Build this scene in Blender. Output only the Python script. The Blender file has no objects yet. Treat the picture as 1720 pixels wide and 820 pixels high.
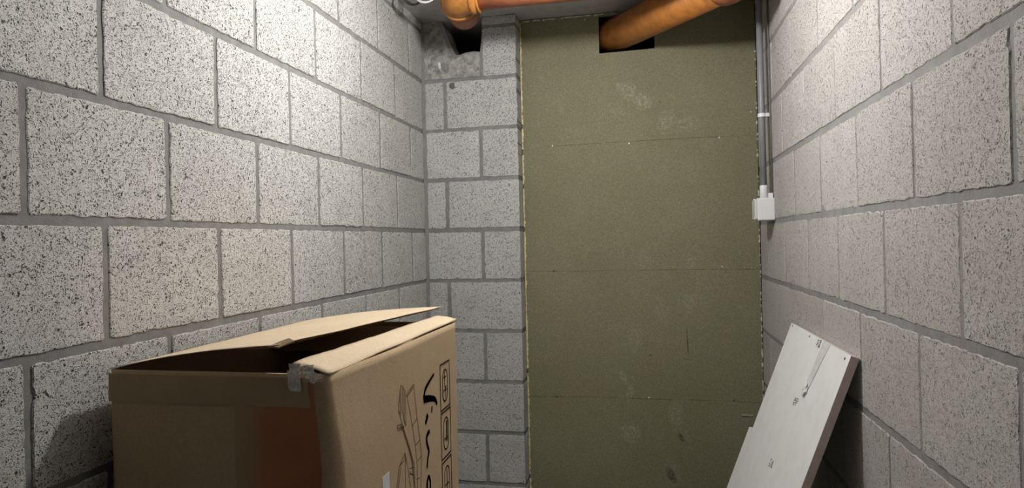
import bpy, bmesh, math, random
from mathutils import Vector, Matrix, noise
random.seed(7)
SC = bpy.context.scene
COL = SC.collection

# ------------------------------------------------------------------ camera, world, exposure
EYE = Vector((0.0, 0.0, 1.3544))
cam_d = bpy.data.cameras.new('camera'); cam = bpy.data.objects.new('camera', cam_d); COL.objects.link(cam)
r_ = Vector((0.97490167, 0.22150525, -0.02240879)); u_ = Vector((0.02255418, 0.00187333, 0.99974387)); f_ = Vector((-0.22149049, 0.97515738, 0.00316956))
M = Matrix.Identity(4)
for i in range(3):
    M[i][0] = r_[i]; M[i][1] = u_[i]; M[i][2] = -f_[i]; M[i][3] = EYE[i]
cam.matrix_world = M
cam_d.sensor_fit = 'HORIZONTAL'; cam_d.sensor_width = 36.0
cam_d.lens = 1145.8 / 1720 * 36
cam_d.shift_x = 33.5 / 1720; cam_d.shift_y = -8.5 / 1720
cam_d.clip_start = 0.02; cam_d.clip_end = 50
SC.camera = cam

world = bpy.data.worlds.new('world'); SC.world = world; world.use_nodes = True
world.node_tree.nodes['Background'].inputs[0].default_value = (0.9, 0.95, 1.0, 1)
world.node_tree.nodes['Background'].inputs[1].default_value = 0.01
SC.view_settings.view_transform = 'Standard'; SC.view_settings.look = 'None'
SC.view_settings.gamma = 1.0; SC.view_settings.use_curve_mapping = False
SC.view_settings.exposure = 0.0
LAMP = Vector((-0.23, 1.52, 2.12)); LAMP_STRENGTH = 470.0; LAMP_COLOR = (1.0, 0.992, 0.965)

# room frame: X right, Y towards the green sheet, Z up; floor z = 0
XL, XR, YB, YS = -0.8657, 0.4138, 2.6148, 2.705       # left wall, right wall, pier face, sheet face
ZC = 2.24; YF = -0.25; YE = 3.2

# ------------------------------------------------------------------ helpers
def obj(name, bm, m=None, parent=None, smooth=False):
    me = bpy.data.meshes.new(name)
    bmesh.ops.recalc_face_normals(bm, faces=bm.faces)
    bm.to_mesh(me); bm.free()
    if smooth:
        for p in me.polygons: p.use_smooth = True
    if m is not None: me.materials.append(m)
    return link(name, me, parent)
def link(name, me, parent=None):
    o = bpy.data.objects.new(name, me); COL.objects.link(o)
    if parent is not None: o.parent = parent
    return o
def tag(o, label, cat, group=None):
    o['label'] = label; o['category'] = cat
    if group: o['group'] = group
    return o
def struct(o, label=None):
    o['kind'] = 'structure'
    if label: o['label'] = label
    return o
def thing(name, label, cat, loc=(0, 0, 0), group=None):
    o = bpy.data.objects.new(name, None); COL.objects.link(o); o.location = loc
    return tag(o, label, cat, group)
def box(bm, lo, hi, bev=0.0):
    r = bmesh.ops.create_cube(bm, size=1.0)
    vs = r['verts']
    for v in vs:
        v.co = Vector([lo[i] + (v.co[i] + .5) * (hi[i] - lo[i]) for i in range(3)])
    if bev:
        es = list({e for v in vs for e in v.link_edges})
        bmesh.ops.bevel(bm, geom=es, offset=bev, segments=2, affect='EDGES', profile=.6)
def bm_box(lo, hi, bev=0.0):
    bm = bmesh.new(); box(bm, lo, hi, bev); return bm
def frame_of(d):
    d = d.normalized()
    a = Vector((0, 0, 1)) if abs(d.z) < .9 else Vector((1, 0, 0))
    x = a.cross(d).normalized(); y = d.cross(x)
    return x, y
def tube(bm, pts, rad, n=24, caps=True, inner=None):
    """tube along a polyline; rad a number or list"""
    pts = [Vector(p) for p in pts]
    rads = rad if isinstance(rad, (list, tuple)) else [rad] * len(pts)
    rings = []
    x = None
    for i, p in enumerate(pts):
        if i == 0: d = pts[1] - pts[0]
        elif i == len(pts) - 1: d = pts[-1] - pts[-2]
        else:
            d1 = (pts[i] - pts[i-1]); d2 = (pts[i+1] - pts[i])
            d = (d1.normalized() + d2.normalized()) if d1.length > 1e-6 and d2.length > 1e-6 else (d1 if d1.length > d2.length else d2)
        d.normalize()
        if x is None: x, y = frame_of(d)
        else:
            x = (x - d * x.dot(d)).normalized(); y = d.cross(x)
        rings.append([bm.verts.new(p + (x * math.cos(2*math.pi*k/n) + y * math.sin(2*math.pi*k/n)) * rads[i]) for k in range(n)])
    for a, b in zip(rings, rings[1:]):
        for k in range(n):
            bm.faces.new((a[k], a[(k+1) % n], b[(k+1) % n], b[k]))
    if caps:
        bm.faces.new(rings[0][::-1]); bm.faces.new(rings[-1])
    return rings
def bm_tube(pts, rad, n=24, caps=True):
    bm = bmesh.new(); tube(bm, pts, rad, n, caps); return bm
def prism_xz(bm, poly, y0, y1):
    a = [bm.verts.new((x, y0, z)) for x, z in poly]; b = [bm.verts.new((x, y1, z)) for x, z in poly]
    n = len(poly)
    bm.faces.new(a); bm.faces.new(b[::-1])
    for i in range(n):
        bm.faces.new((a[i], b[i], b[(i+1) % n], a[(i+1) % n]))

# ------------------------------------------------------------------ materials
def mat(name):
    m = bpy.data.materials.new(name); m.use_nodes = True
    nt = m.node_tree; b = nt.nodes['Principled BSDF']
    return m, nt, b
class N:
    """tiny node builder"""
    def __init__(s, nt): s.nt = nt
    def node(s, t, **kw):
        n = s.nt.nodes.new(t)
        for k, v in kw.items(): setattr(n, k, v)
        return n
    def put(s, sock, v):
        if isinstance(v, bpy.types.NodeSocket): s.nt.links.new(v, sock)
        elif v is not None: sock.default_value = v
    def coord(s, which='Object'): return s.node('ShaderNodeTexCoord').outputs[which]
    def vmath(s, op, a, b=None):
        n = s.node('ShaderNodeVectorMath', operation=op); s.put(n.inputs[0], a)
        if b is not None: s.put(n.inputs[1], b)
        return n.outputs['Value'] if op in ('LENGTH', 'DISTANCE', 'DOT_PRODUCT') else n.outputs[0]
    def math(s, op, a, b=None, clamp=False):
        n = s.node('ShaderNodeMath', operation=op, use_clamp=clamp); s.put(n.inputs[0], a)
        if b is not None: s.put(n.inputs[1], b)
        return n.outputs[0]
    def noise(s, vec, scale, detail=3, rough=.55, out='Fac'):
        n = s.node('ShaderNodeTexNoise'); s.put(n.inputs['Vector'], vec); n.inputs['Scale'].default_value = scale
        n.inputs['Detail'].default_value = detail; n.inputs['Roughness'].default_value = rough
        return n.outputs[out]
    def voro(s, vec, scale, feature='F1', rnd=1.0):
        n = s.node('ShaderNodeTexVoronoi', feature=feature); s.put(n.inputs['Vector'], vec); n.inputs['Scale'].default_value = scale
        n.inputs['Randomness'].default_value = rnd
        return n.outputs['Distance']
    def remap(s, v, a, b, c=0.0, d=1.0):
        n = s.node('ShaderNodeMapRange', interpolation_type='SMOOTHSTEP'); s.put(n.inputs['Value'], v)
        n.inputs['From Min'].default_value = a; n.inputs['From Max'].default_value = b
        n.inputs['To Min'].default_value = c; n.inputs['To Max'].default_value = d
        return n.outputs[0]
    def mix(s, fac, a, b, blend='MIX'):
        n = s.node('ShaderNodeMix', data_type='RGBA', blend_type=blend)
        s.put(n.inputs['Factor'], fac); s.put(n.inputs[6], a); s.put(n.inputs[7], b)
        return n.outputs[2]
    def bump(s, h, strength=1.0, dist=.002, normal=None):
        n = s.node('ShaderNodeBump'); s.put(n.inputs['Height'], h); n.inputs['Strength'].default_value = strength
        n.inputs['Distance'].default_value = dist
        if normal is not None: s.put(n.inputs['Normal'], normal)
        return n.outputs[0]
def c4(r, g, b): return (r, g, b, 1.0)

def make_block_mat(name, base, base2, dirty, g0=.0, ps=.9, pc=(.035, .033, .029)):
    m, nt, b = mat(name); g = N(nt)
    info = g.node('ShaderNodeObjectInfo')
    rnd = info.outputs['Random']
    off = g.node('ShaderNodeCombineXYZ'); g.put(off.inputs[0], g.math('MULTIPLY', rnd, 37.0)); g.put(off.inputs[1], g.math('MULTIPLY', rnd, 91.0)); g.put(off.inputs[2], g.math('MULTIPLY', rnd, 53.0))
    v = g.vmath('ADD', g.coord(), off.outputs[0])
    warp = g.vmath('ADD', v, g.vmath('SCALE', g.noise(v, 120, 2, .6, 'Color'), None))
    warp.node.inputs[1].links[0].from_node.inputs['Scale'].default_value = .007
    # open pores: scattered, irregular, of three sizes
    big = g.math('MULTIPLY', g.remap(g.voro(warp, 140), .22, .38, 1, 0), g.remap(g.noise(v, 70, 2, .6), .58 + g0, .64 + g0))
    midp = g.math('MULTIPLY', g.remap(g.voro(warp, 260), .22, .40, 1, 0), g.remap(g.noise(v, 110, 2, .6), .50 + g0, .57 + g0))
    small = g.math('MULTIPLY', g.remap(g.voro(warp, 480), .24, .42, 1, 0), g.remap(g.noise(v, 190, 2, .5), .45 + g0, .53 + g0))
    pits = g.math('MAXIMUM', g.math('MAXIMUM', big, g.math('MULTIPLY', midp, .95)), g.math('MULTIPLY', small, .8))
    grain = g.noise(v, 520, 3, .75)
    lump = g.noise(v, 60, 3, .6)
    h = g.math('SUBTRACT', g.math('ADD', g.math('MULTIPLY', grain, .34), g.math('MULTIPLY', lump, .25)), g.math('MULTIPLY', pits, 1.0))
    g.put(b.inputs['Normal'], g.bump(h, 1.0, .0042))
    col = g.mix(rnd, c4(*base), c4(*base2))
    patch = g.remap(g.noise(v, 9, 4, .6), .42, .68)
    col = g.mix(g.math('MULTIPLY', patch, .45), col, c4(*dirty))
    gr = g.remap(grain, .34, .66, .80, 1.14)
    cc = g.node('ShaderNodeCombineColor'); [g.put(cc.inputs[i], gr) for i in range(3)]
    col = g.mix(1.0, col, cc.outputs[0], 'MULTIPLY')
    # shade inside the pores painted into the colour, with dark aggregate specks
    col = g.mix(g.math('MULTIPLY', pits, ps), col, c4(*pc))
    stain = g.remap(g.noise(v, 14, 2, .5), .70, .80)
    col = g.mix(g.math('MULTIPLY', stain, .25), col, c4(.42, .36, .22))
    g.put(b.inputs['Base Color'], col)
    b.inputs['Roughness'].default_value = .95; b.inputs['Specular IOR Level'].default_value = .15
    return m
MAT_BLOCK_L = make_block_mat('pale_block', (.66, .655, .625), (.60, .592, .562), (.52, .51, .48), -.01)
MAT_BLOCK_R = make_block_mat('warm_block', (.585, .558, .532), (.53, .504, .478), (.475, .445, .416), .035, .72, (.07, .058, .048))
MAT_BLOCK_B = make_block_mat('grey_block', (.60, .598, .575), (.53, .526, .505), (.45, .445, .425), .035)

def rough_grey(name, col, col2, scale=40, bump=.002, fine=350):
    m, nt, b = mat(name); g = N(nt); v = g.coord()
    n1 = g.noise(v, scale, 5, .6); n2 = g.noise(v, fine, 3, .7)
    g.put(b.inputs['Base Color'], g.mix(g.remap(g.math('ADD', g.math('MULTIPLY', n1, .6), g.math('MULTIPLY', n2, .4)), .35, .65), c4(*col), c4(*col2)))
    g.put(b.inputs['Normal'], g.bump(g.math('ADD', n1, g.math('MULTIPLY', n2, .6)), .8, bump))
    b.inputs['Roughness'].default_value = .95; b.inputs['Specular IOR Level'].default_value = .15
    return m
MAT_MORTAR = rough_grey('mortar', (.19, .187, .181), (.26, .255, .247), 30, .002)
MAT_MORTAR_R = rough_grey('mortar_warm', (.235, .228, .222), (.31, .302, .295), 30, .002)
MAT_CEIL = rough_grey('ceiling_concrete', (.40, .388, .384), (.51, .498, .494), 25, .004, 160)
MAT_FLOOR = rough_grey('floor_concrete', (.30, .292, .28), (.38, .37, .355), 18, .002)
MAT_BROKEN = rough_grey('broken_block', (.27, .265, .25), (.50, .485, .455), 42, .009, 260)
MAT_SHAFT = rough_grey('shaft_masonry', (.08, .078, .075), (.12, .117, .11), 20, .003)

def plain(name, col, rough=.5, spec=.5, bump=None, metallic=0.0, vary=.0, vscale=30):
    m, nt, b = mat(name); g = N(nt); v = g.coord()
    if vary:
        k = g.remap(g.noise(v, vscale, 4, .6), .3, .7, 1 - vary, 1 + vary)
        cc = g.node('ShaderNodeCombineColor'); [g.put(cc.inputs[i], k) for i in range(3)]
        g.put(b.inputs['Base Color'], g.mix(1.0, c4(*col), cc.outputs[0], 'MULTIPLY'))
    else: b.inputs['Base Color'].default_value = c4(*col)
    b.inputs['Roughness'].default_value = rough; b.inputs['Specular IOR Level'].default_value = spec; b.inputs['Metallic'].default_value = metallic
    if bump: g.put(b.inputs['Normal'], g.bump(g.noise(v, bump[0], 3, .6), bump[1], bump[2]))
    return m
MAT_PIPE_ELBOW = plain('orange_pvc', (.41, .165, .034), .45, .45, (25, .2, .001), 0, .22, 30)
MAT_PIPE_DULL = plain('dusty_terracotta_pvc', (.33, .11, .048), .55, .4, (60, .3, .001), 0, .18, 20)
MAT_PIPE_MAIN = plain('brown_orange_pvc', (.39, .145, .030), .45, .45, (40, .2, .001), 0, .20, 26)
MAT_CONDUIT = plain('grey_pvc', (.23, .235, .245), .42, .5, None, 0, .06, 40)
MAT_WHITE = plain('white_plastic', (.80, .79, .80), .45, .5)
MAT_WHITE_DIM = plain('off_white_plastic', (.62, .62, .60), .5, .5)
MAT_BLACK = plain('black_rubber', (.02, .02, .02), .5, .4)
MAT_CABLE = plain('grey_cable', (.16, .155, .15), .6, .4)
MAT_INK = plain('brown_black_ink', (.035, .024, .015), .8, .2)
MAT_LINEINK = plain('thin_line_ink', (.13, .085, .045), .8, .2)
MAT_LABEL = plain('white_sticker', (.72, .73, .74), .6, .3)
MAT_SCREW = plain('screw_steel', (.75, .74, .68), .35, .5, None, .6)
MAT_SCREW_DARK = plain('dark_screw', (.03, .03, .028), .6, .3)
MAT_FOAM = plain('yellow_core', (.68, .60, .33), .95, .1, (260, .8, .003), 0, .25, 90)
MAT_CRUMB = plain('pale_core', (.62, .59, .46), .95, .1, (260, .8, .003), 0, .35, 60)
MAT_DARKGAP = plain('dark_gap', (.012, .012, .010), .95, .05)

def make_card(name, col, col2, rough=.85):
    m, nt, b = mat(name); g = N(nt); v = g.coord()
    fib = g.noise(v, 300, 3, .7); big = g.noise(v, 5, 4, .6)
    col_ = g.mix(g.remap(big, .3, .7), c4(*col), c4(*col2))
    k = g.remap(fib, .3, .7, .90, 1.08); cc = g.node('ShaderNodeCombineColor'); [g.put(cc.inputs[i], k) for i in range(3)]
    g.put(b.inputs['Base Color'], g.mix(1.0, col_, cc.outputs[0], 'MULTIPLY'))
    h = g.math('ADD', g.math('MULTIPLY', fib, .25), g.noise(v, 14, 3, .55))
    g.put(b.inputs['Normal'], g.bump(h, .35, .004))
    b.inputs['Roughness'].default_value = rough; b.inputs['Specular IOR Level'].default_value = .25
    return m
MAT_CARD = make_card('cardboard', (.47, .345, .21), (.51, .38, .24))
MAT_CARD_IN = make_card('inner_cardboard', (.68, .54, .37), (.72, .575, .405))
MAT_FLUTE = make_card('flute_cardboard', (.24, .16, .09), (.20, .135, .075))
def make_tape(name, col, col2, rough, fade=None):
    m, nt, b = mat(name); g = N(nt); v = g.coord()
    wr = g.node('ShaderNodeTexWave', wave_type='BANDS'); g.put(wr.inputs['Vector'], g.vmath('ADD', v, g.noise(v, 8, 2, .5, 'Color'))); wr.inputs['Scale'].default_value = 6; wr.inputs['Distortion'].default_value = 6
    tc = g.mix(g.remap(g.noise(v, 12, 3, .6), .35, .65), c4(*col), c4(*col2))
    if fade:          # reddish glow painted into the tape colour, fading out towards the inner edge
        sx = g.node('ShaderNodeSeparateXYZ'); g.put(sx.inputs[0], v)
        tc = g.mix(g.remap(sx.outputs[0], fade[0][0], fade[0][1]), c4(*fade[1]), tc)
    g.put(b.inputs['Base Color'], tc)
    g.put(b.inputs['Normal'], g.bump(g.math('ADD', g.noise(v, 45, 3, .6), g.math('MULTIPLY', wr.outputs['Fac'], .15)), .3, .003))
    b.inputs['Roughness'].default_value = rough; b.inputs['Specular IOR Level'].default_value = .4
    b.inputs['Coat Weight'].default_value = .08; b.inputs['Coat Roughness'].default_value = .3
    return m
MAT_TAPE_GLOW = make_tape('red_glow_tape', (.47, .165, .07), (.40, .14, .058), .35, ((-.60, -.535), (.40, .275, .15)))
MAT_TAPE2 = make_tape('olive_brown_tape', (.43, .31, .18), (.38, .27, .15), .5)
def make_clear(name):
    m, nt, b = mat(name); g = N(nt); v = g.coord()
    b.inputs['Base Color'].default_value = c4(.92, .90, .88); b.inputs['Roughness'].default_value = .18
    b.inputs['Transmission Weight'].default_value = .45; b.inputs['IOR'].default_value = 1.2
    g.put(b.inputs['Normal'], g.bump(g.noise(v, 120, 3, .6), .8, .004))
    return m
MAT_CLEAR = make_clear('clear_tape')

def make_glossy():
    m, nt, b = mat('glossy_clear_tape'); g = N(nt); v = g.coord()
    b.inputs['Base Color'].default_value = c4(.84, .84, .83); b.inputs['Roughness'].default_value = .12; b.inputs['Specular IOR Level'].default_value = .8
    g.put(b.inputs['Normal'], g.bump(g.noise(v, 90, 3, .6), .5, .004))
    return m
MAT_GLOSSY = make_glossy()
def make_panel_white():
    m, nt, b = mat('white_melamine'); g = N(nt); v = g.coord()
    n = g.noise(v, 26, 4, .65)
    g.put(b.inputs['Base Color'], g.mix(g.remap(n, .35, .7), c4(.87, .875, .87), c4(.82, .825, .82)))
    g.put(b.inputs['Roughness'], g.remap(g.noise(v, 40, 4, .7), .35, .65, .35, .6))
    g.put(b.inputs['Normal'], g.bump(g.noise(v, 30, 3, .6), .15, .002))
    return m
MAT_PANEL = make_panel_white()
MAT_PANEL_EDGE = plain('pinkish_raw_edge', (.66, .56, .52), .8, .2, (200, .4, .001), 0, .08, 50)

PRINTS = [  # (x, z, half-width, half-height, tilt, strength) dusty shoe prints on the sheet
    (-.060, 1.925, .050, .030, -.75, .75), (-.005, 1.885, .036, .032, 0, .85), (.085, 1.795, .034, .045, -.5, .55), (.150, 1.785, .055, .030, 0, .45),
    (.175, 1.60, .035, .060, .2, .22), (.235, 1.70, .03, .03, 0, .2), (.160, 1.255, .022, .030, 0, .4), (.150, 1.10, .033, .040, 0, .42), (.046, 1.078, .030, .045, .3, .35),
    (-.055, .965, .030, .060, .1, .42), (-.100, .81, .012, .030, .5, .9), (-.076, .755, .014, .035, -.2, .8), (.092, .67, .030, .060, 0, .55),
    (-.077, .60, .034, .042, 0, .75), (.076, .45, .035, .05, .3, .40), (-.017, 1.262, .03, .05, 0, .25), (.13, .60, .02, .03, 0, .3), (-.10, 1.85, .03, .03, 0, .25)]
DARKS = [(.142, .955, .004, .065, .03, .65), (.112, .585, .010, .022, .5, .8), (.070, .44, .018, .040, .45, .75), (.062, 1.876, .003, .006, .3, .8)]
def make_sheet():
    m, nt, b = mat('green_board'); g = N(nt); v = g.coord()
    fine = g.noise(v, 260, 3, .75); big = g.noise(v, 2.2, 4, .6); mid = g.noise(v, 11, 3, .6)
    col = g.mix(g.remap(big, .35, .65), c4(.200, .188, .110), c4(.222, .212, .132))
    col = g.mix(g.math('MULTIPLY', g.remap(mid, .35, .7), .35), col, c4(.190, .196, .125))
    k = g.remap(fine, .3, .7, .74, 1.26); cc = g.node('ShaderNodeCombineColor'); [g.put(cc.inputs[i], k) for i in range(3)]
    col = g.mix(1.0, col, cc.outputs[0], 'MULTIPLY')
    sep = g.node('ShaderNodeSeparateXYZ'); g.put(sep.inputs[0], v)
    x, z = sep.outputs[0], sep.outputs[2]
    # faint pencil lines along the fixing battens, broken up
    brk = g.remap(g.noise(v, 9, 3, .7), .36, .56)
    wob = g.math('MULTIPLY', g.math('SUBTRACT', g.noise(v, 3, 1, .5), .5), .012)
    for zz in (1.729, 1.228, .730):
        d = g.math('ABSOLUTE', g.math('SUBTRACT', g.math('ADD', z, wob), zz))
        col = g.mix(g.math('MULTIPLY', g.remap(d, .0004, .0022, 1, 0), g.math('MULTIPLY', brk, .62)), col, c4(.045, .042, .025))
    def ell(cx, cz, a, bb, t):
        dx = g.math('SUBTRACT', x, cx); dz = g.math('SUBTRACT', z, cz); c, s = math.cos(t), math.sin(t)
        p = g.math('DIVIDE', g.math('ADD', g.math('MULTIPLY', dx, c), g.math('MULTIPLY', dz, s)), a)
        q = g.math('DIVIDE', g.math('SUBTRACT', g.math('MULTIPLY', dz, c), g.math('MULTIPLY', dx, s)), bb)
        return g.math('SQRT', g.math('ADD', g.math('MULTIPLY', p, p), g.math('MULTIPLY', q, q)))
    tread = g.noise(v, 95, 4, .7); mid2 = g.noise(v, 38, 3, .6)
    tot = None
    for cx, cz, a, bb, t, s in PRINTS:
        r = ell(cx, cz, a, bb, t)
        rings = g.math('ADD', .72, g.math('MULTIPLY', g.math('SINE', g.math('MULTIPLY', g.math('ADD', r, g.math('MULTIPLY', tread, .5)), 11.0)), .28))
        w = g.math('MULTIPLY', g.math('MULTIPLY', g.remap(g.math('ADD', r, g.math('MULTIPLY', g.math('SUBTRACT', mid2, .5), 1.2)), .70, 1.2, 1, 0), rings), s)
        tot = w if tot is None else g.math('MAXIMUM', tot, w)
    dust = g.math('MULTIPLY', tot, g.remap(tread, .40, .62))
    col = g.mix(g.math('MULTIPLY', dust, .72), col, c4(.43, .415, .33))
    for cx, cz, a, bb, t, s in DARKS:
        r = ell(cx, cz, a, bb, t)
        col = g.mix(g.math('MULTIPLY', g.math('MULTIPLY', g.remap(r, .5, 1.1, 1, 0), g.remap(tread, .3, .6)), s), col, c4(.045, .038, .022))
    # white paper flecks
    fl = g.math('MULTIPLY', g.remap(g.voro(v, 62), .05, .08, 1, 0), g.remap(g.noise(v, 21, 1, .5), .47, .53))
    col = g.mix(g.math('MULTIPLY', fl, .7), col, c4(.55, .54, .45))
    g.put(b.inputs['Base Color'], col)
    g.put(b.inputs['Normal'], g.bump(fine, .25, .0012))
    b.inputs['Roughness'].default_value = .75; b.inputs['Specular IOR Level'].default_value = .3
    return m
MAT_SHEET = make_sheet()
m_, nt_, b_ = mat('lamp_glow'); b_.inputs['Base Color'].default_value = c4(1, 1, 1); b_.inputs['Emission Color'].default_value = c4(*LAMP_COLOR); b_.inputs['Emission Strength'].default_value = LAMP_STRENGTH
MAT_GLOW = m_

# ------------------------------------------------------------------ masonry
def outline(w, h, rng, jit=.0008, step=.013, rc=.0035):
    """rounded rectangle with a ragged edge, counter-clockwise, centred"""
    pts = []
    hw, hh = w / 2, h / 2
    cs = [(hw, -hh), (hw, hh), (-hw, hh), (-hw, -hh)]
    for i in range(4):
        (x0, y0), (x1, y1) = cs[i], cs[(i + 1) % 4]
        L = math.hypot(x1 - x0, y1 - y0); n = max(2, int(L / step))
        dx, dy = (x1 - x0) / L, (y1 - y0) / L
        for k in range(n):
            t = rc + (L - 2 * rc) * k / (n - 1) if n > 1 else L / 2
            j = rng.gauss(0, jit)
            if rng.random() < .05: j += rng.uniform(.001, .0032)      # chipped arris
            pts.append((x0 + dx * t - dy * j, y0 + dy * t + dx * j))
    return pts
def block_mesh(name, w, h, depth, m, rng, tilt=.0012):
    bm = bmesh.new()
    o = outline(w, h, rng)
    n = len(o)
    def ring(s, y):
        return [bm.verts.new((x * (1 - 2 * s / w), y, z * (1 - 2 * s / h))) for x, z in o]
    back = ring(0, depth); side = ring(0, .0016); fr = ring(.0018, 0.0)
    tx, tz = rng.uniform(-tilt, tilt), rng.uniform(-tilt, tilt)
    for v in fr: v.co.y += tx * v.co.x / w + tz * v.co.z / h
    for a, b in ((back, side), (side, fr)):
        for k in range(n): bm.faces.new((a[k], a[(k+1) % n], b[(k+1) % n], b[k]))
    bm.faces.new(fr)
    bmesh.ops.recalc_face_normals(bm, faces=bm.faces)
    me = bpy.data.meshes.new(name); bm.to_mesh(me); bm.free(); me.materials.append(m)
    return me
_cache = {}
def get_block(w, h, depth, m, rng):
    key = (round(w, 3), round(h, 3), round(depth, 3), m.name)
    L = _cache.setdefault(key, [])
    if len(L) < 7:
        L.append(block_mesh('concrete_block', w, h, depth, m, rng)); return L[-1]
    return rng.choice(L)
def lay(wall, rot, plane, u0, u1, z0, z1, m, rng, depth=.05, j=.010, jl=None, jr=None, zjit=True):
    """one block; u is world Y for the side walls, X for the pier"""
    a, b = u0 + (j / 2 if jl is None else jl), u1 - (j / 2 if jr is None else jr)
    if b - a < .012: return
    me = get_block(b - a, z1 - z0, depth, m, rng)
    o = link('concrete_block', me, wall)
    c = (a + b) / 2; z = (z0 + z1) / 2 + (rng.uniform(-.0012, .0012) if zjit else 0)
    off = rng.uniform(-.0006, .0009)
    if rot > 0: o.location = (plane + off, c, z); o.rotation_euler = (0, 0, math.pi / 2)
    elif rot < 0: o.location = (plane - off, c, z); o.rotation_euler = (0, 0, -math.pi / 2)
    else: o.location = (c, plane - off, z)
    return o

rng = random.Random(11)
wall_left = struct(obj('wall_left', bm_box((XL - .16, YF, 0), (XL - .0026, YE, ZC)), MAT_MORTAR), 'pale concrete block wall on the left with grey mortar joints')
wall_right = struct(obj('wall_right', bm_box((XR + .0014, YF, 0), (XR + .16, YE, ZC)), MAT_MORTAR_R), 'warm grey concrete block wall on the right')
for n in range(12):
    z0, z1 = .2 * n + .007, min(.2 * n + .193, ZC - .002)
    # left wall
    js = [YB - .002]; y = 2.303 if n % 2 else 2.453
    while y > YF: js.append(y + rng.uniform(-.004, .004)); y -= .3
    js.append(YF)
    for i in range(len(js) - 1):
        lay(wall_left, 1, XL, js[i+1], js[i], z0, z1, MAT_BLOCK_L, rng, j=.0125)
    # right wall
    js = [YS + .02]; y = 2.697 if n % 2 else 2.547
    while y > YF: js.append(min(y + rng.uniform(-.005, .005), YS + .015)); y -= .3
    js.append(YF)
    for i in range(len(js) - 1):
        lay(wall_right, -1, XR, js[i+1], js[i], z0, z1, MAT_BLOCK_R, rng, j=.0085)

# the pier between the left wall and the sheet, broken open under the ceiling
HOLE = [(-.613, ZC), (-.6165, 2.19), (-.621, 2.142), (-.6265, 2.103), (-.653, 2.107), (-.689, 2.104), (-.712, 2.097), (-.7265, 2.099), (-.737, 2.118), (-.747, 2.143), (-.757, 2.17), (-.766, 2.20), (-.782, ZC)]
bm = bmesh.new()
prism_xz(bm, [(XL - .004, 0), (-.4835, 0), (-.4835, ZC)] + HOLE + [(XL - .004, ZC)], YB + .0026, YB + .125)
pier = struct(obj('wall_back', bm, MAT_MORTAR), 'narrow block pier at the back with a broken hole under the ceiling')
for n in range(12):
    z0, z1 = .2 * n + .007, min(.2 * n + .193, ZC - .002)
    jx = -.774 if n % 2 else -.631
    if n < 10:
        lay(pier, 0, YB, -.857, jx, z0, z1, MAT_BLOCK_B, rng, .08, j=.014, jl=0)
        lay(pier, 0, YB, jx, -.482, z0, z1, MAT_BLOCK_B, rng, .086, j=.014, jr=0)
    else:
        lay(pier, 0, YB, -.616, -.482, z0 , z1 if n == 11 else z1, MAT_BLOCK_B, rng, .086, jl=.0, jr=0)
# the broken block left of the hole: ragged front, sloped inner face
front = [(-.8645, 2.007), (-.628, 2.005), (-.6275, 2.05), (-.6285, 2.098), (-.653, 2.103), (-.689, 2.099), (-.715, 2.090), (-.738, 2.094), (-.752, 2.118), (-.763, 2.143), (-.774, 2.17), (-.785, 2.20), (-.800, ZC - .001), (-.8645, ZC - .001)]
deep = [(-.8645, 2.007), (-.628, 2.005), (-.6275, 2.05), (-.6265, 2.103), (-.653, 2.108), (-.689, 2.105), (-.712, 2.098), (-.7265, 2.100), (-.737, 2.118), (-.747, 2.143), (-.757, 2.17), (-.766, 2.20), (-.782, ZC - .001), (-.8645, ZC - .001)]
bm = bmesh.new()
def dens(poly, k=4):
    out = []
    for i, (a, b) in enumerate(zip(poly, poly[1:] + poly[:1])):
        for t in range(k): out.append((a[0] + (b[0]-a[0]) * t / k, a[1] + (b[1]-a[1]) * t / k))
    return out
rb = random.Random(3)
F0, D0 = dens(front), dens(deep)
from mathutils.geometry import delaunay_2d_cdt
F1 = []
for (x, z) in F0:
    edge = -.83 < x < -.629 and z > 2.085
    F1.append((x + (rb.gauss(0, .0018) if edge else 0), z + (rb.gauss(0, .0018) if edge else 0)))
nb = len(F1)
inner = []
x = -.860
while x < -.625:
    z = 2.012
    while z < ZC - .004:
        inner.append((x + rb.uniform(-.0015, .0015), z + rb.uniform(-.0015, .0015))); z += .006
    x += .006
co, ed, fa, ov, oe, of_ = delaunay_2d_cdt([Vector(p) for p in F1 + inner], [(k, (k + 1) % nb) for k in range(nb)], [], 1, 1e-5)
idx = {}
for k, src in enumerate(ov):
    for q in src:
        if q < nb: idx[q] = k
def bulge(x, z):
    q = Vector((x, 0, z)) * 38
    return -.007 * noise.noise(q) - .004 * noise.noise(q * 2.7) - .0025 * noise.noise(q * 7)
fv = [bm.verts.new((p.x, YB + bulge(p.x, p.y), p.y)) for p in co]
for f in fa: bm.faces.new([fv[k] for k in f])
va = [fv[idx[k]] for k in range(nb)]
rings_ = [va]
for lev, dy in ((.45, .012), (1.0, .030), (1.0, .10)):
    row = []
    for (x, z), (x2, z2) in zip(F1, D0):
        jj = .0025 if dy < .05 else 0
        row.append(bm.verts.new((x + (x2 - x) * lev + rb.gauss(0, jj) * (x > -.82), YB + dy + rb.uniform(-jj, jj), z + (z2 - z) * lev + rb.gauss(0, jj) * (2.09 < z < 2.235))))
    rings_.append(row)
for a, b in zip(rings_, rings_[1:]):
    for k in range(nb): bm.faces.new((a[k], a[(k+1) % nb], b[(k+1) % nb], b[k]))
loose = [v for v in bm.verts if not v.link_faces]
for v in loose: bm.verts.remove(v)
o = obj('concrete_block', bm, MAT_BROKEN, pier); o['label'] = 'broken block knocked open beside the hole'
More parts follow.
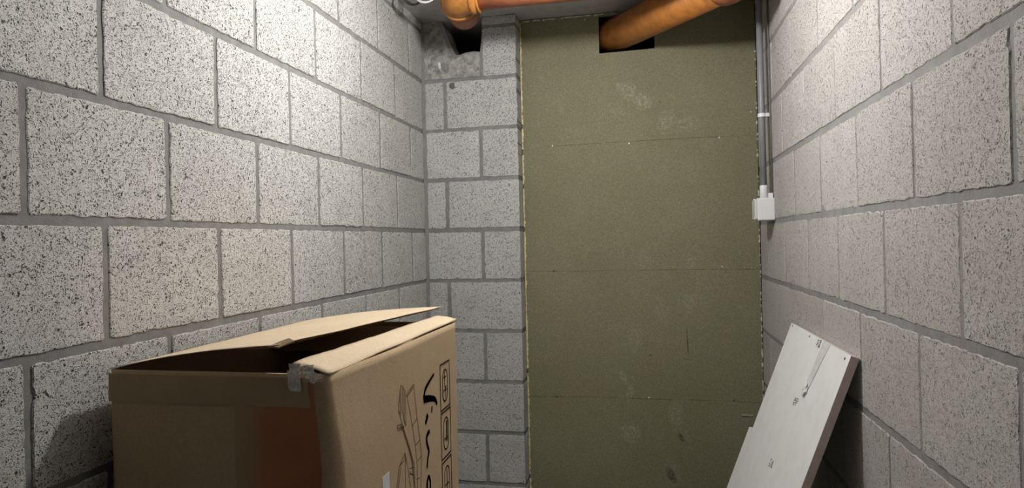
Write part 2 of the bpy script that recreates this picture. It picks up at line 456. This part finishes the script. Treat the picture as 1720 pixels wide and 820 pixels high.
# crumb of mortar and rusty nail stub stuck on the pier
bm = bmesh.new(); bmesh.ops.create_icosphere(bm, subdivisions=3, radius=.012)
for v in bm.verts: v.co *= 1 + .4 * noise.noise(v.co * 130); v.co.y *= .35
o = obj('mortar_lump', bm, plain('dark_mortar_lump', (.13, .125, .11), .95, .1), pier); o.location = (-.742, YB - .001, 1.976)
bm = bmesh.new(); bmesh.ops.create_icosphere(bm, subdivisions=3, radius=.012)
for v in bm.verts: v.co *= 1 + .4 * noise.noise(v.co * 110 + Vector((3, 1, 2))); v.co.y *= .4; v.co.z *= 1.5
o = obj('mortar_lump', bm, plain('stone_chip', (.24, .235, .22), .95, .1), pier); o.location = (-.772, YB - .002, 2.055)
bm = bmesh.new(); bmesh.ops.create_icosphere(bm, subdivisions=2, radius=.007)
for v in bm.verts: v.co *= 1 + .4 * noise.noise(v.co * 200); v.co.z *= 1.9
o = obj('mortar_lump', bm, plain('white_chip', (.75, .74, .70), .9, .1), pier); o.location = (-.792, YB - .003, 2.06)

# ceiling, floor, the wall behind the viewer and the dark shaft behind the pier
struct(obj('ceiling', bm_box((XL - .16, YF, ZC), (XR + .16, YE + .1, ZC + .15)), MAT_CEIL), 'rough grey concrete ceiling')
struct(obj('floor', bm_box((XL - .16, YF, -.1), (XR + .16, YE + .1, 0)), MAT_FLOOR), 'grey concrete floor')
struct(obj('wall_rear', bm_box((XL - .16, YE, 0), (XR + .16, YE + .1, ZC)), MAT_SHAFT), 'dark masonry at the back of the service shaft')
# corner mortar bead between left wall and pier
bm = bmesh.new()
rc = random.Random(5); pa, pb = [], []
for k in range(57):
    z = ZC * k / 56
    pa.append(bm.verts.new((XL + .0005, YB - .010 - rc.uniform(0, .005), z))); pb.append(bm.verts.new((XL + .010 + rc.uniform(-.001, .003), YB - .0005, z)))
for k in range(56): bm.faces.new((pa[k], pa[k+1], pb[k+1], pb[k]))
obj('corner_mortar', bm, MAT_MORTAR, pier)

# ------------------------------------------------------------------ green sheet
sheet = thing('plasterboard_sheet', 'tall olive green moisture board with dusty shoe prints closing the back opening', 'board', (-.037, YS, 0))
def W(o, root):          # keep world coordinates for a child modelled in place
    o.matrix_parent_inverse = Matrix.Translation(-root.location); return o
bm = bmesh.new()
xs = [-.4795, -.1665, .045, .4112]; zs = [.002, 2.084, 2.2255, ZC - .004]
V = {}
for i, x in enumerate(xs):
    for k, z in enumerate(zs): V[i, k] = bm.verts.new((x, YS, z - (.003 if (k == 1 and i == 1) else 0)))
fs = [bm.faces.new((V[i, k], V[i+1, k], V[i+1, k+1], V[i, k+1])) for i in range(3) for k in range(3) if (i, k) != (1, 1)]
ex = bmesh.ops.extrude_face_region(bm, geom=fs)
for v in [g for g in ex['geom'] if isinstance(g, bmesh.types.BMVert)]: v.co.y += .0125
W(obj('sheet', bm, MAT_SHEET, sheet), sheet)
def ragged(x0, x1, z0, z1, ya, m, name, seed, side, gaps=.0, step=.009):
    """ragged strip of exposed core along a sheet edge"""
    r = random.Random(seed); bm = bmesh.new(); z = z0; prev = None
    while z < z1:
        w = r.uniform(.35, 1.0); a = x0 if side < 0 else x1 - (x1 - x0) * w; b = x0 + (x1 - x0) * w if side < 0 else x1
        yy = ya - r.uniform(.0005, .004)
        if r.random() < gaps: prev = None
        else:
            cur = [bm.verts.new((a, ya + .004, z)), bm.verts.new((a, yy, z)), bm.verts.new((b, yy, z)), bm.verts.new((b, ya + .004, z))]
            if prev:
                for k in range(3): bm.faces.new((prev[k], prev[k+1], cur[k+1], cur[k]))
            prev = cur
        z += step * r.uniform(.5, 1.4)
    return obj(name, bm, m)
def adopt(o, root): o.parent = root; return W(o, root)
e1 = adopt(ragged(-.4815, -.4735, .01, ZC - .01, YS, MAT_FOAM, 'exposed_edge', 4, -1, .04), sheet); e1['label'] = 'pale yellow exposed edge'
adopt(ragged(.4055, .4115, .01, 2.05, YS, MAT_CRUMB, 'edge_crumbs', 8, 1, .42, .006), sheet)['kind'] = 'stuff'
adopt(obj('edge_gap', bm_box((.4108, YS - .0008, .01), (.4135, YS + .006, 2.22)), MAT_DARKGAP), sheet)
bm = bmesh.new(); r = random.Random(9); x = -.47; prev = None
while x < -.10:
    cur = [bm.verts.new((x, YS - .003, ZC - .004)), bm.verts.new((x, YS - .003, ZC - .008 - r.uniform(0, .005)))]
    if prev and r.random() > .25: bm.faces.new((prev[0], prev[1], cur[1], cur[0]))
    prev = cur; x += r.uniform(.006, .02)
adopt(obj('edge_crumbs', bm, MAT_CRUMB), sheet)['kind'] = 'stuff'
for x, z, m in [(-.359, 1.7285, MAT_SCREW), (-.3655, 1.2305, MAT_SCREW_DARK), (-.365, .7295, MAT_SCREW_DARK), (.2745, 1.7265, MAT_SCREW), (.2743, 1.2386, MAT_SCREW), (.3057, .7335, MAT_SCREW_DARK), (-.0067, .736, MAT_SCREW), (.0037, .8995, MAT_SCREW_DARK), (-.2203, 2.2195, MAT_SCREW), (.389, 1.8165, MAT_SCREW), (-.06, 1.722, MAT_SCREW)]:
    bm = bmesh.new(); tube(bm, [(0, .001, 0), (0, -.0008, 0), (0, -.0016, 0)], [.003, .003, .0018], 12)
    o = obj('screw', bm, m, sheet); o.location = (x + .037, 0, z)
bm = bmesh.new(); tube(bm, [(0, 0, 0), (-.018, -.004, .0008), (-.040, -.006, .0012)], .0011, 6)
o = obj('loose_strand', bm, MAT_WHITE, sheet); o.location = (.372 + .037, -.001, .681)

# ------------------------------------------------------------------ orange drain pipes
PR = .055; PY, PZ = 2.175, 2.170
p1 = thing('drain_pipe', 'dusty terracotta drain pipe with orange elbow running left under the ceiling', 'pipe', (-.2, PY, PZ))
adopt(obj('pipe', bm_tube([(-.53, PY, PZ), (-.2, PY, PZ), (.09, PY, PZ)], PR, 40), MAT_PIPE_DULL, None, True), p1)
# elbow turning from the run towards the hole
EC = Vector((-.592, PY, PZ)); R_ = .062
arc = []
for k in range(13):
    a = math.radians(86 * k / 12)
    arc.append(Vector((-.540 - R_ * math.sin(a), PY + R_ * (1 - math.cos(a)), PZ)))
d_end = (arc[-1] - arc[-2]).normalized()
adopt(obj('elbow', bm_tube([(-.522, PY, PZ)] + arc, [.0605] * 14, 40), MAT_PIPE_ELBOW, None, True), p1)
adopt(obj('socket_ring', bm_tube([(-.548, PY, PZ), (-.546, PY, PZ), (-.533, PY, PZ), (-.531, PY, PZ)], [.061, .0655, .0655, .061], 40), MAT_PIPE_ELBOW, None, True), p1)
adopt(obj('socket_ring', bm_tube([(-.5235, PY, PZ), (-.5225, PY, PZ), (-.5185, PY, PZ), (-.517, PY, PZ)], [.060, .0635, .0635, .056], 40), MAT_PIPE_ELBOW, None, True), p1)
e = arc[-1]
adopt(obj('socket_ring', bm_tube([e - d_end * .004, e - d_end * .002, e + d_end * .012, e + d_end * .014], [.061, .0655, .0655, .059], 40), MAT_PIPE_ELBOW, None, True), p1)
adopt(obj('spigot', bm_tube([e, e + d_end * .07, e + d_end * .135], .055, 40), MAT_PIPE_DULL, None, True), p1)

A2 = Vector((-.0800, 2.705, 2.157)); D2 = Vector((math.sin(.57077), -math.cos(.57077), -.03977)).normalized(); R2 = .0642
p2 = thing('drain_pipe', 'thick orange drain pipe slanting out of the square hole in the green board', 'pipe', A2)
adopt(obj('pipe', bm_tube([A2 - D2 * .30, A2 + D2 * .2, A2 + D2 * .625], R2, 44), MAT_PIPE_MAIN, None, True), p2)
s0 = A2 + D2 * .595
adopt(obj('socket', bm_tube([s0, s0 + D2 * .004, s0 + D2 * .035, s0 + D2 * .055, s0 + D2 * .10, s0 + D2*.125], [.0645, .0725, .0735, .068, .066, .06], 44), MAT_PIPE_DULL, None, True), p2)

# ------------------------------------------------------------------ loops of cable under the ceiling, left corner
def loop(name, c, rad, wire, m, label, turns, tilt):
    t = thing(name, label, 'cable', (c[0], c[1], ZC))
    for k in range(turns):
        rr = rad * (1 - .13 * k); pts = []
        for i in range(41):
            a = 2 * math.pi * i / 40
            pts.append(Vector((c[0] + rr * math.cos(a), c[1] + .008 * k + tilt * math.sin(a), c[2] + rr * math.sin(a))))
        adopt(obj('turn', bm_tube(pts, wire, 10, False), m, None, True), t)
    adopt(obj('hook', bm_tube([(c[0], c[1] + .004, c[2] + rad * .7), (c[0], c[1] + .004, ZC + .002)], .003, 8), MAT_SCREW_DARK, None, True), t)
loop('cable_loop', (-.708, 2.2, 2.2015), .040, .0024, MAT_WHITE_DIM, 'white cable loop hanging under the ceiling left of the orange elbow', 2, .01)
loop('cable_loop', (-.757, 2.2, 2.2000), .034, .0034, MAT_BLACK, 'black cable loop under the ceiling against the left wall', 2, -.012)

# ------------------------------------------------------------------ conduit, cable and junction box on the right wall
CX, CY = .3855, 2.435
cd = thing('conduit', 'grey plastic conduit running down the right wall beside the green board', 'conduit', (CX, CY, 1.505))
adopt(obj('tube', bm_tube([(CX, CY, 1.495), (CX, CY + .005, 1.8), (CX, CY + .018, ZC)], .0105, 20), MAT_CONDUIT, None, True), cd)
def clip(z, y):
    bm = bmesh.new()
    tube(bm, [(CX, y, z - .006), (CX, y, z + .006)], .0135, 20)
    box(bm, (CX + .004, y - .008, z - .006), (XR + .001, y + .008, z + .006), .001)
    return adopt(obj('clip', bm, MAT_WHITE), cd)
clip(1.757, CY + .004)
tc = tag(obj('cable', bm_tube([(XR - .004, CY - .012, 1.489), (XR - .004, CY - .010, 1.8), (XR - .004, CY - .002, ZC)], .0026, 10), MAT_CABLE, None, True), 'thin dark cable on the right wall just beside the grey conduit', 'cable')
jb = thing('junction_box', 'small white junction box at the foot of the grey conduit', 'junction box', (XR, CY, 1.44))
adopt(obj('body', bm_box((.3600, CY - .033, 1.4035), (XR + .001, CY + .037, 1.4775), .004), MAT_WHITE), jb)
adopt(obj('lid', bm_box((.3515, CY - .028, 1.408), (.3602, CY + .033, 1.473), .003), MAT_WHITE_DIM), jb)
adopt(obj('conduit_socket', bm_tube([(CX, CY, 1.476), (CX, CY, 1.518), (CX, CY, 1.521)], [.0135, .013, .0115], 20), MAT_WHITE, None, True), jb)
adopt(obj('cable_gland', bm_box((.398, CY - .022, 1.476), (.4115, CY - .004, 1.494), .002), MAT_WHITE), jb)
for zz in (1.4085, 1.4725):
    adopt(obj('lid_screw', bm_tube([(.3535, CY - .022, zz), (.349, CY - .022, zz)], .003, 10), MAT_WHITE), jb)

# ------------------------------------------------------------------ white panel leaning on the right wall
P0 = Vector((.3962, 1.502, 1.1067)); pv = Vector((-.3437, 0, -.93908)); pu = Vector((0, 1, 0)); pn = Vector((-.93908, 0, .3437))
TH = .0165; LEN = P0.z / .93908 - .006
pan = thing('white_panel', 'white laminated panel leaning against the right wall', 'panel', P0 + pv * LEN)
def PP(u, v, w=0.0): return P0 + pu * u + pv * v + pn * w
poly = [(0, 0), (.576, .004), (.578, .325), (.622, .336), (.622, LEN), (0, LEN)]
bm = bmesh.new()
a = [bm.verts.new(PP(u, v)) for u, v in poly]; b = [bm.verts.new(PP(u, v, -TH)) for u, v in poly]
bm.faces.new(a); bm.faces.new(b[::-1])
for i in range(6): bm.faces.new((a[i], b[i], b[(i+1) % 6], a[(i+1) % 6]))
bmesh.ops.recalc_face_normals(bm, faces=bm.faces)
me = bpy.data.meshes.new('panel_board'); bm.to_mesh(me); bm.free(); me.materials.append(MAT_PANEL); me.materials.append(MAT_PANEL_EDGE)
for p in me.polygons: p.material_index = 0 if abs(p.normal.dot(pn)) > .9 else 1
adopt(link('panel_board', me), pan)
def ribbon(bm, pts, w, off, put):
    """flat stroke of width w along pts, placed by put(u, v, off)"""
    for (a, b) in zip(pts, pts[1:]):
        wa = w[0] if isinstance(w, tuple) else w
        dx, dy = b[0] - a[0], b[1] - a[1]; L = math.hypot(dx, dy)
        if L < 1e-6: continue
        nx, ny = -dy / L * wa / 2, dx / L * wa / 2; ex, ey = dx / L * wa * .25, dy / L * wa * .25
        q = [(a[0] + nx - ex, a[1] + ny - ey), (a[0] - nx - ex, a[1] - ny - ey), (b[0] - nx + ex, b[1] - ny + ey), (b[0] + nx + ex, b[1] + ny + ey)]
        bm.faces.new([bm.verts.new(put(u, v, off)) for u, v in q])
rs = random.Random(21)
GL = [[(0, 0), (1, 0), (1, .5), (0, .5), (0, 1), (1, 1)], [(0, 0), (1, 0), (1, 1), (0, 1), (0, 0)], [(1, 0), (0, 0), (0, 1), (1, 1), (1, .5), (.2, .5)], [(0, 0), (1, 0), (.4, 1)]]
for q, (cu, cv) in enumerate([(.247, .004), (.259, .155), (.2697, .320)]):
    bm = bmesh.new()
    for k in range(2):           # small stamped figures, two over two, read along the panel
        for l in range(2):
            st = GL[(q + k + 2 * l) % 4]
            u0, v0 = cu - .016 + .020 * k, cv + (.0105 * l + .003 * k)
            ribbon(bm, [(u0 + x * .011 + rs.uniform(-.002, .002), v0 + y * .0062 + rs.uniform(-.001, .001)) for x, y in st], .0017, .0004, PP)
    adopt(obj('stamp_mark', bm, MAT_INK), pan)
for cu, cv in [(.03, .012), (.553, .010), (.345, .010)]:
    bm = bmesh.new(); tube(bm, [PP(cu, cv, -.001), PP(cu, cv, .0006)], .0032, 10)
    adopt(obj('screw_hole', bm, MAT_SCREW_DARK), pan)
# crumpled strip of clear tape over the top edge
bm = bmesh.new(); rr = random.Random(2); rows = []
for i in range(15):
    t = i / 14; row = []
    for k in range(6):
        s = (k / 5 - .5); u = .185 + .028 * t + s * .055 * (1 - .45 * t); v = .002 + .122 * t
        row.append(bm.verts.new(PP(u, v, .0006 + abs(noise.noise(Vector((u * 90, v * 60, 1)))) * .0022)))
    rows.append(row)
for a, b in zip(rows, rows[1:]):
    for k in range(5): bm.faces.new((a[k], a[k+1], b[k+1], b[k]))
adopt(obj('clear_tape', bm, MAT_GLOSSY), pan)
bm = bmesh.new(); bmesh.ops.create_icosphere(bm, subdivisions=3, radius=.010)
for v in bm.verts:
    q = v.co.copy() * (1 + .8 * noise.noise(v.co * 260)); v.co = PP(.212 + q.x * 1.3, .122 + q.y * 1.5, .003 + q.z * .4)
adopt(obj('tape_crumple', bm, MAT_GLOSSY), pan)

# ------------------------------------------------------------------ cardboard box
BX0, BX1, BY0, BY1, BZ = -.8205, -.437, .900, 1.530, 1.168
bx = thing('cardboard_box', 'tall brown cardboard box with lifted lid flap and printed side', 'box', ((BX0 + BX1) / 2, (BY0 + BY1) / 2, 0))
def body_ring(z, ins=0.0):
    """plan outline of the box at height z; the near right corner is crushed in towards the top"""
    t = max(0.0, min(1.0, (z - 1.02) / (BZ - 1.02))); cr = .0135 * t * t * (3 - 2 * t)
    rad = .013 if ins == 0 else .009
    rn = (.027 if ins == 0 else .022) * (1 - t) + rad * t      # near right corner is soft lower down
    x0, x1, y0, y1 = BX0 + ins, BX1 - ins, BY0 + ins, BY1 - ins
    pts = []
    for cx, cy, a0, rad in ((x1 - rn, y0 + rn, -90, rn), (x1 - rad, y1 - rad, 0, rad), (x0 + rad, y1 - rad, 90, rad), (x0 + rad, y0 + rad, 180, rad)):
        for k in range(8):
            a = math.radians(a0 + 90 * k / 7); pts.append([cx + rad * math.cos(a), cy + rad * math.sin(a)])
    out = []
    n = len(pts)
    for i in range(n):
        p, q = pts[i], pts[(i+1) % n]; L = math.hypot(q[0] - p[0], q[1] - p[1])
        k = max(1, int(L / .05)) if i % 8 != 7 else 8 if i in (7, 23) else 14
        for s in range(k): out.append((p[0] + (q[0] - p[0]) * s / k, p[1] + (q[1] - p[1]) * s / k))
    res = []
    for x, y in out:
        if x > -.60 and y < 1.15:
            w = max(0, 1 - (y - BY0) / .22) * max(0, 1 - (BX1 - x) / .15); x -= cr * w
        if y < BY0 + .02 and ins == 0:       # front face bows a little
            y += .0035 * noise.noise(Vector((x * 6, z * 5, 2.0)))
        res.append(Vector((x, y, z)))
    return res
bm = bmesh.new(); prev = None
zs = [0.0, .1, .25, .4, .55, .7, .8, .88, .95, 1.0, 1.04, 1.08, 1.11, 1.14, 1.155, BZ]
prevr = None; first = None
for z in zs:
    rg = [bm.verts.new(p) for p in body_ring(z)]
    if prevr:
        for k in range(len(rg)): bm.faces.new((prevr[k], prevr[(k+1) % len(rg)], rg[(k+1) % len(rg)], rg[k]))
    else: first = rg
    prevr = rg
for z in reversed(zs[5:]):
    rg = [bm.verts.new(p) for p in body_ring(z, .005)]
    for k in range(len(rg)): bm.faces.new((prevr[k], prevr[(k+1) % len(rg)], rg[(k+1) % len(rg)], rg[k]))
    prevr = rg
bm.faces.new(prevr); bm.faces.new(first[::-1])
adopt(obj('body', bm, MAT_CARD, None, True), bx)

def bil(q, s, t):
    a, b, c, d = [Vector(p) for p in q]            # a=hinge near, b=hinge far, c=free far, d=free near
    return (a * (1 - s) + b * s) * (1 - t) + (d * (1 - s) + c * s) * t
def sheet_flap(name, q, th, m, ns=24, nt=12, bow=0.0, ragged_edge=0.0, seed=1, m2=None):
    r = random.Random(seed); bm = bmesh.new(); top = {}; bot = {}
    rag = [r.gauss(0, ragged_edge) for _ in range(ns + 1)]
    for i in range(ns + 1):
        for k in range(nt + 1):
            s, t = i / ns, k / nt
            if k == nt: t += rag[i]
            p = bil(q, s, t) + Vector((0, 0, bow * math.sin(math.pi * t) + .0012 * noise.noise(Vector((s * 5, t * 4, seed)))))
            top[i, k] = bm.verts.new(p); bot[i, k] = bm.verts.new(p - Vector((0, 0, th)))
    for i in range(ns):
        for k in range(nt):
            bm.faces.new((top[i, k], top[i+1, k], top[i+1, k+1], top[i, k+1])); bm.faces.new((bot[i, k], bot[i, k+1], bot[i+1, k+1], bot[i+1, k]))
    for i in range(ns):
        for k in (0, nt): bm.faces.new((top[i, k], top[i+1, k], bot[i+1, k], bot[i, k]))
    for k in range(nt):
        for i in (0, ns): bm.faces.new((top[i, k], top[i, k+1], bot[i, k+1], bot[i, k]))
    return adopt(obj(name, bm, m, None, True), bx)
# large outer flap hinged on the left, corrugated: two liners with the fluting open at the free edge
LQ = [(-.8215, .903, 1.1695), (-.8300, 1.560, 1.168), (-.489, 1.585, 1.1985), (-.541, .912, 1.2075)]
lf = sheet_flap('lid_flap', LQ, .0008, MAT_CARD_IN, 40, 14, .006, .0012, 5)
lq2 = [Vector(p) - Vector((0, 0, .0046)) for p in LQ]
lo = sheet_flap('lid_liner', lq2, .0008, MAT_CARD, 40, 14, .006, .0012, 6)
lo.parent = lf; lo.matrix_parent_inverse = lf.matrix_parent_inverse
bm = bmesh.new(); prev = None
nw = 95
for i in range(nw * 6 + 1):
    s = i / (nw * 6); ph = 2 * math.pi * i / 6
    h = -.0027 + .0018 * math.sin(ph)
    a_ = bil(LQ, s, .80); b_2 = bil(LQ, s, .984)
    a_.z += h + .006 * math.sin(math.pi * .80); b_2.z += h
    cur = (bm.verts.new(a_), bm.verts.new(b_2))
    if prev: bm.faces.new((prev[0], prev[1], cur[1], cur[0]))
    prev = cur
fl = adopt(obj('fluting', bm, MAT_FLUTE), bx); fl.parent = lf; fl['kind'] = 'stuff'
# torn tab on the lid corner
bm = bmesh.new()
pts = [(-.549, .909, 1.2065), (-.545, .935, 1.2100), (-.540, .953, 1.2125), (-.534, .957, 1.2080), (-.538, .917, 1.2040)]
a = [bm.verts.new(p) for p in pts]; b = [bm.verts.new((p[0], p[1], p[2] - .002)) for p in pts]
bm.faces.new(a); bm.faces.new(b[::-1])
for i in range(5): bm.faces.new((a[i], b[i], b[(i+1) % 5], a[(i+1) % 5]))
tt = adopt(obj('torn_tab', bm, MAT_FLUTE), bx); tt.parent = lf
# narrow flap folded in along the right side
sheet_flap('side_flap', [(-.4490, .901, 1.1700), (-.4370, 1.531, 1.1750), (-.4930, 1.545, 1.1805), (-.5090, .905, 1.1835)], .0024, MAT_CARD_IN, 40, 6, .0025, .02, 9)
sheet_flap('end_flap', [(-.815, .906, 1.160), (-.455, .906, 1.160), (-.46, 1.06, 1.128), (-.81, 1.06, 1.128)], .004, MAT_CARD, 16, 8, 0, .004, 12)
sheet_flap('end_flap', [(-.815, 1.525, 1.160), (-.445, 1.525, 1.160), (-.45, 1.36, 1.128), (-.81, 1.36, 1.128)], .004, MAT_CARD, 16, 8, 0, .004, 13)

# packing tape on the near face
def front_patch(name, x0, x1, z0, z1, m, off=.0008, nx=10, nz=14, wav=0.0, seed=1):
    bm = bmesh.new(); g = {}
    for i in range(nx + 1):
        for k in range(nz + 1):
            z = z0 + (z1 - z0) * k / nz; x = x0 + (x1 - x0) * i / nx
            w = noise.noise(Vector((x * 30, z * 30, seed))) * wav
            if i in (0, nx): x += .0012 * noise.noise(Vector((z * 50, seed, i)))
            y = BY0 + .0035 * noise.noise(Vector((x * 6, z * 5, 2.0))) - off - abs(w)
            t = max(0.0, min(1.0, (z - 1.02) / (BZ - 1.02))); cr = .0135 * t * t * (3 - 2 * t)
            g[i, k] = bm.verts.new((x - cr * max(0, 1 - (BX1 - x) / .15), y, z))
    for i in range(nx):
        for k in range(nz): bm.faces.new((g[i, k], g[i+1, k], g[i+1, k+1], g[i, k+1]))
    return adopt(obj(name, bm, m, None, True), bx)
front_patch('packing_tape', -.600, -.4640, .004, 1.160, MAT_TAPE_GLOW, .0008, 10, 60, .0002, 3)  # its red is a glow on the box front, put into the colour
t2 = front_patch('packing_tape', -.817, -.470, 1.120, 1.163, MAT_TAPE2, .0015, 30, 6, .0006, 8)
# crumpled ends of clear tape at the near right corner
rr = random.Random(31)
for cx, cz, w, h, sd in [(-.488, 1.176, .040, .016, 1), (-.500, 1.160, .020, .030, 2), (-.470, 1.166, .026, .014, 3)]:
    bm = bmesh.new(); g = {}
    for i in range(9):
        for k in range(6):
            x = cx + (i / 8 - .5) * w; z = cz + (k / 5 - .5) * h
            q = Vector((x * 120, z * 120, sd))
            g[i, k] = bm.verts.new((x + .003 * noise.noise(q * 1.3), BY0 - .004 - .006 * abs(noise.noise(q)), z + .004 * noise.noise(q * .8)))
    for i in range(8):
        for k in range(5): bm.faces.new((g[i, k], g[i+1, k], g[i+1, k+1], g[i, k+1]))
    adopt(obj('tape_scrap', bm, MAT_CLEAR), bx)

# print on the right-hand side (face coordinates are Y, Z)
def FP(u, v, off): return Vector((BX1 + off, u, v))
def print_part(name, strokes, m, off=.0006):
    bm = bmesh.new()
    for pts, w in strokes: ribbon(bm, pts, w, off, FP)
    return adopt(obj(name, bm, m), bx)
def arcpts(cu, cv, ru, rv, a0, a1, n=20): return [(cu + ru * math.cos(math.radians(a0 + (a1 - a0) * k / n)), cv + rv * math.sin(math.radians(a0 + (a1 - a0) * k / n))) for k in range(n + 1)]
def smooth(pts, n=6):
    out = []
    P = [pts[0]] + pts + [pts[-1]]
    for i in range(1, len(P) - 2):
        for k in range(n):
            t = k / n; a, b, c, d = P[i-1], P[i], P[i+1], P[i+2]
            out.append(tuple(.5 * (2 * b[j] + (c[j] - a[j]) * t + (2 * a[j] - 5 * b[j] + 4 * c[j] - d[j]) * t * t + (3 * b[j] - a[j] - 3 * c[j] + d[j]) * t ** 3) for j in (0, 1)))
    out.append(pts[-1]); return out
U0, U1 = 1.393, 1.462
def icon(v0, v1, inner):
    um, vm = (U0 + U1) / 2, (v0 + v1) / 2; S = []
    S.append(([(U0, v0), (U1, v0), (U1, v1), (U0, v1), (U0, v0)], .0040))
    a, b = .018, .034
    S.append((arcpts(um, vm + b - a, a, a, 0, 180) + arcpts(um, vm - b + a, a, a, 180, 360) + [(um + a, vm + b - a)], .0034))
    for pts, w in inner: S.append(([(um + x, vm + z) for x, z in pts], w))
    print_part('care_icon', S, MAT_INK)
icon(.9935, 1.0915, [([(-.010, .018), (.008, .018)], .003), ([(-.003, .03), (-.003, -.004), (.010, -.004)], .003), ([(-.012, -.010), (.012, -.010)], .003), ([(.004, -.006), (.004, -.028)], .003)])
icon(.889, .987, [([(.006, .024), (.006, -.016)], .010), ([(-.012, -.010), (.012, -.010)], .004)])
icon(.783, .881, [([(.0, .026), (.0, -.026)], .004), ([(-.012, -.004), (.012, -.004)], .004)])
def letter(strokes, name='letter'):
    bm = bmesh.new()
    for pts, ws in strokes:
        sp = smooth(pts, 6); n = len(sp) - 1
        for i in range(n):
            t = i / max(1, n - 1); w = 1.6 * (ws[0] + (ws[1] - ws[0]) * t)
            ribbon(bm, [sp[i], sp[i+1]], w, .0006, FP)
    adopt(obj(name, bm, MAT_INK), bx)
letter([([(1.3489, 1.0815), (1.3208, 1.0734), (1.2956, 1.0643), (1.2848, 1.0524), (1.2861, 1.0426)], (.0045, .0065)), ([(1.2855, 1.0440), (1.3182, 1.0385), (1.3516, 1.0297), (1.3661, 1.0167)], (.0095, .0055))])
letter([([(1.3324, 1.0175), (1.3308, 1.0078)], (.005, .004))], 'letter_dot')
letter([([(1.3027, 1.0078), (1.2908, .9959)], (.0075, .006))])
letter([([(1.3116, .974), (1.2948, .9675), (1.2968, .9526), (1.3068, .9353), (1.2977, .9221), (1.2936, .9069)], (.006, .0042))])
letter([([(1.313, .825), (1.3115, .8567), (1.3108, .8746), (1.3013, .8859), (1.2927, .8793), (1.2916, .8639), (1.296, .830)], (.0045, .0055))])
DR = [[(1.1568, 1.0984), (1.1474, 1.0777), (1.1429, 1.0561), (1.1719, 1.0112), (1.2032, .9639), (1.2191, .935), (1.2208, .8923), (1.222, .84)], [(1.1568, 1.0984), (1.1608, 1.0982), (1.1774, 1.0839), (1.1801, 1.0468), (1.1784, 1.021)],
      [(1.1845, 1.0765), (1.2247, 1.0871), (1.2403, 1.0197), (1.2579, .9595), (1.261, .9338), (1.2526, .881), (1.25, .84)], [(1.1845, 1.0765), (1.1997, 1.0449), (1.2125, 1.0119), (1.2261, .972), (1.2343, .93), (1.2342, .8875), (1.233, .84)],
      [(1.187, 1.0725), (1.2225, 1.081)], [(1.2125, 1.0119), (1.2402, 1.0182)], [(1.226, .9705), (1.2503, .9734)], [(1.2376, .9381), (1.2614, .9404)], [(1.1351, 1.0327), (1.1361, 1.0234), (1.1584, 1.0201), (1.1526, 1.0308), (1.1351, 1.0327)], [(1.1351, 1.027), (1.1700, 1.022)],
      [(1.1586, 1.0235), (1.1831, .9876), (1.205, .9515), (1.2132, .913), (1.2138, .85)], [(1.1545, 1.0315), (1.187, .985), (1.211, .945), (1.2165, .90)], [(1.1696, .9743), (1.14, .958), (1.1262, .9262), (1.121, .85)], [(1.1696, .9743), (1.1719, .9446), (1.1648, .85)], [(1.1696, .9743), (1.1843, .9405), (1.1965, .9011), (1.203, .85)],
      [(1.1478, .9554), (1.1339, .9234), (1.130, .85)], [(1.1927, .9377), (1.2145, .9335), (1.2066, .9212), (1.1924, .9319)], [(1.1924, .928), (1.212, .92)], [(1.229, .906), (1.2493, .9021)], [(1.1645, 1.091), (1.1606, 1.0546), (1.1768, 1.0215)], [(1.1401, .9593), (1.163, .9619)], [(1.1429, 1.0561), (1.152, 1.05)], [(1.1535, 1.09), (1.1530, 1.045)], [(1.1720, 1.083), (1.1700, 1.030)]]
print_part('chair_drawing', [(p, .0018) for p in DR], MAT_LINEINK)
bl = adopt(obj('barcode_label', bm_box((BX1 - .0005, 1.062, .880), (BX1 + .0006, 1.093, .966)), MAT_LABEL), bx)
bm = bmesh.new(); rr = random.Random(6); z = .953
while z > .888:
    w = rr.choice((.0010, .0016, .0024)); box(bm, (BX1 + .0004, 1.070, z - w), (BX1 + .0010, 1.087, z)); z -= w + rr.choice((.0010, .0014, .002))
bc = obj('barcode_bars', bm, MAT_INK); bc.parent = bl; bc.matrix_parent_inverse = bl.matrix_parent_inverse

# ------------------------------------------------------------------ ceiling lamp (above the picture)
lamp = thing('ceiling_lamp', 'bare bulb in a white holder on the ceiling above the box', 'lamp', (LAMP.x, LAMP.y, ZC))
o = obj('holder', bm_tube([(0, 0, .001), (0, 0, -.012), (0, 0, -.02), (0, 0, -.093), (0, 0, -.097)], [.045, .045, .026, .024, .018], 28), MAT_WHITE, lamp, True)
bm = bmesh.new(); tube(bm, [(0, 0, -d - .035) for d in (.060, .075, .095, .115, .135, .150, .158, .161)], [.014, .018, .030, .038, .038, .029, .016, .004], 28)
obj('bulb', bm, MAT_GLOW, lamp, True)
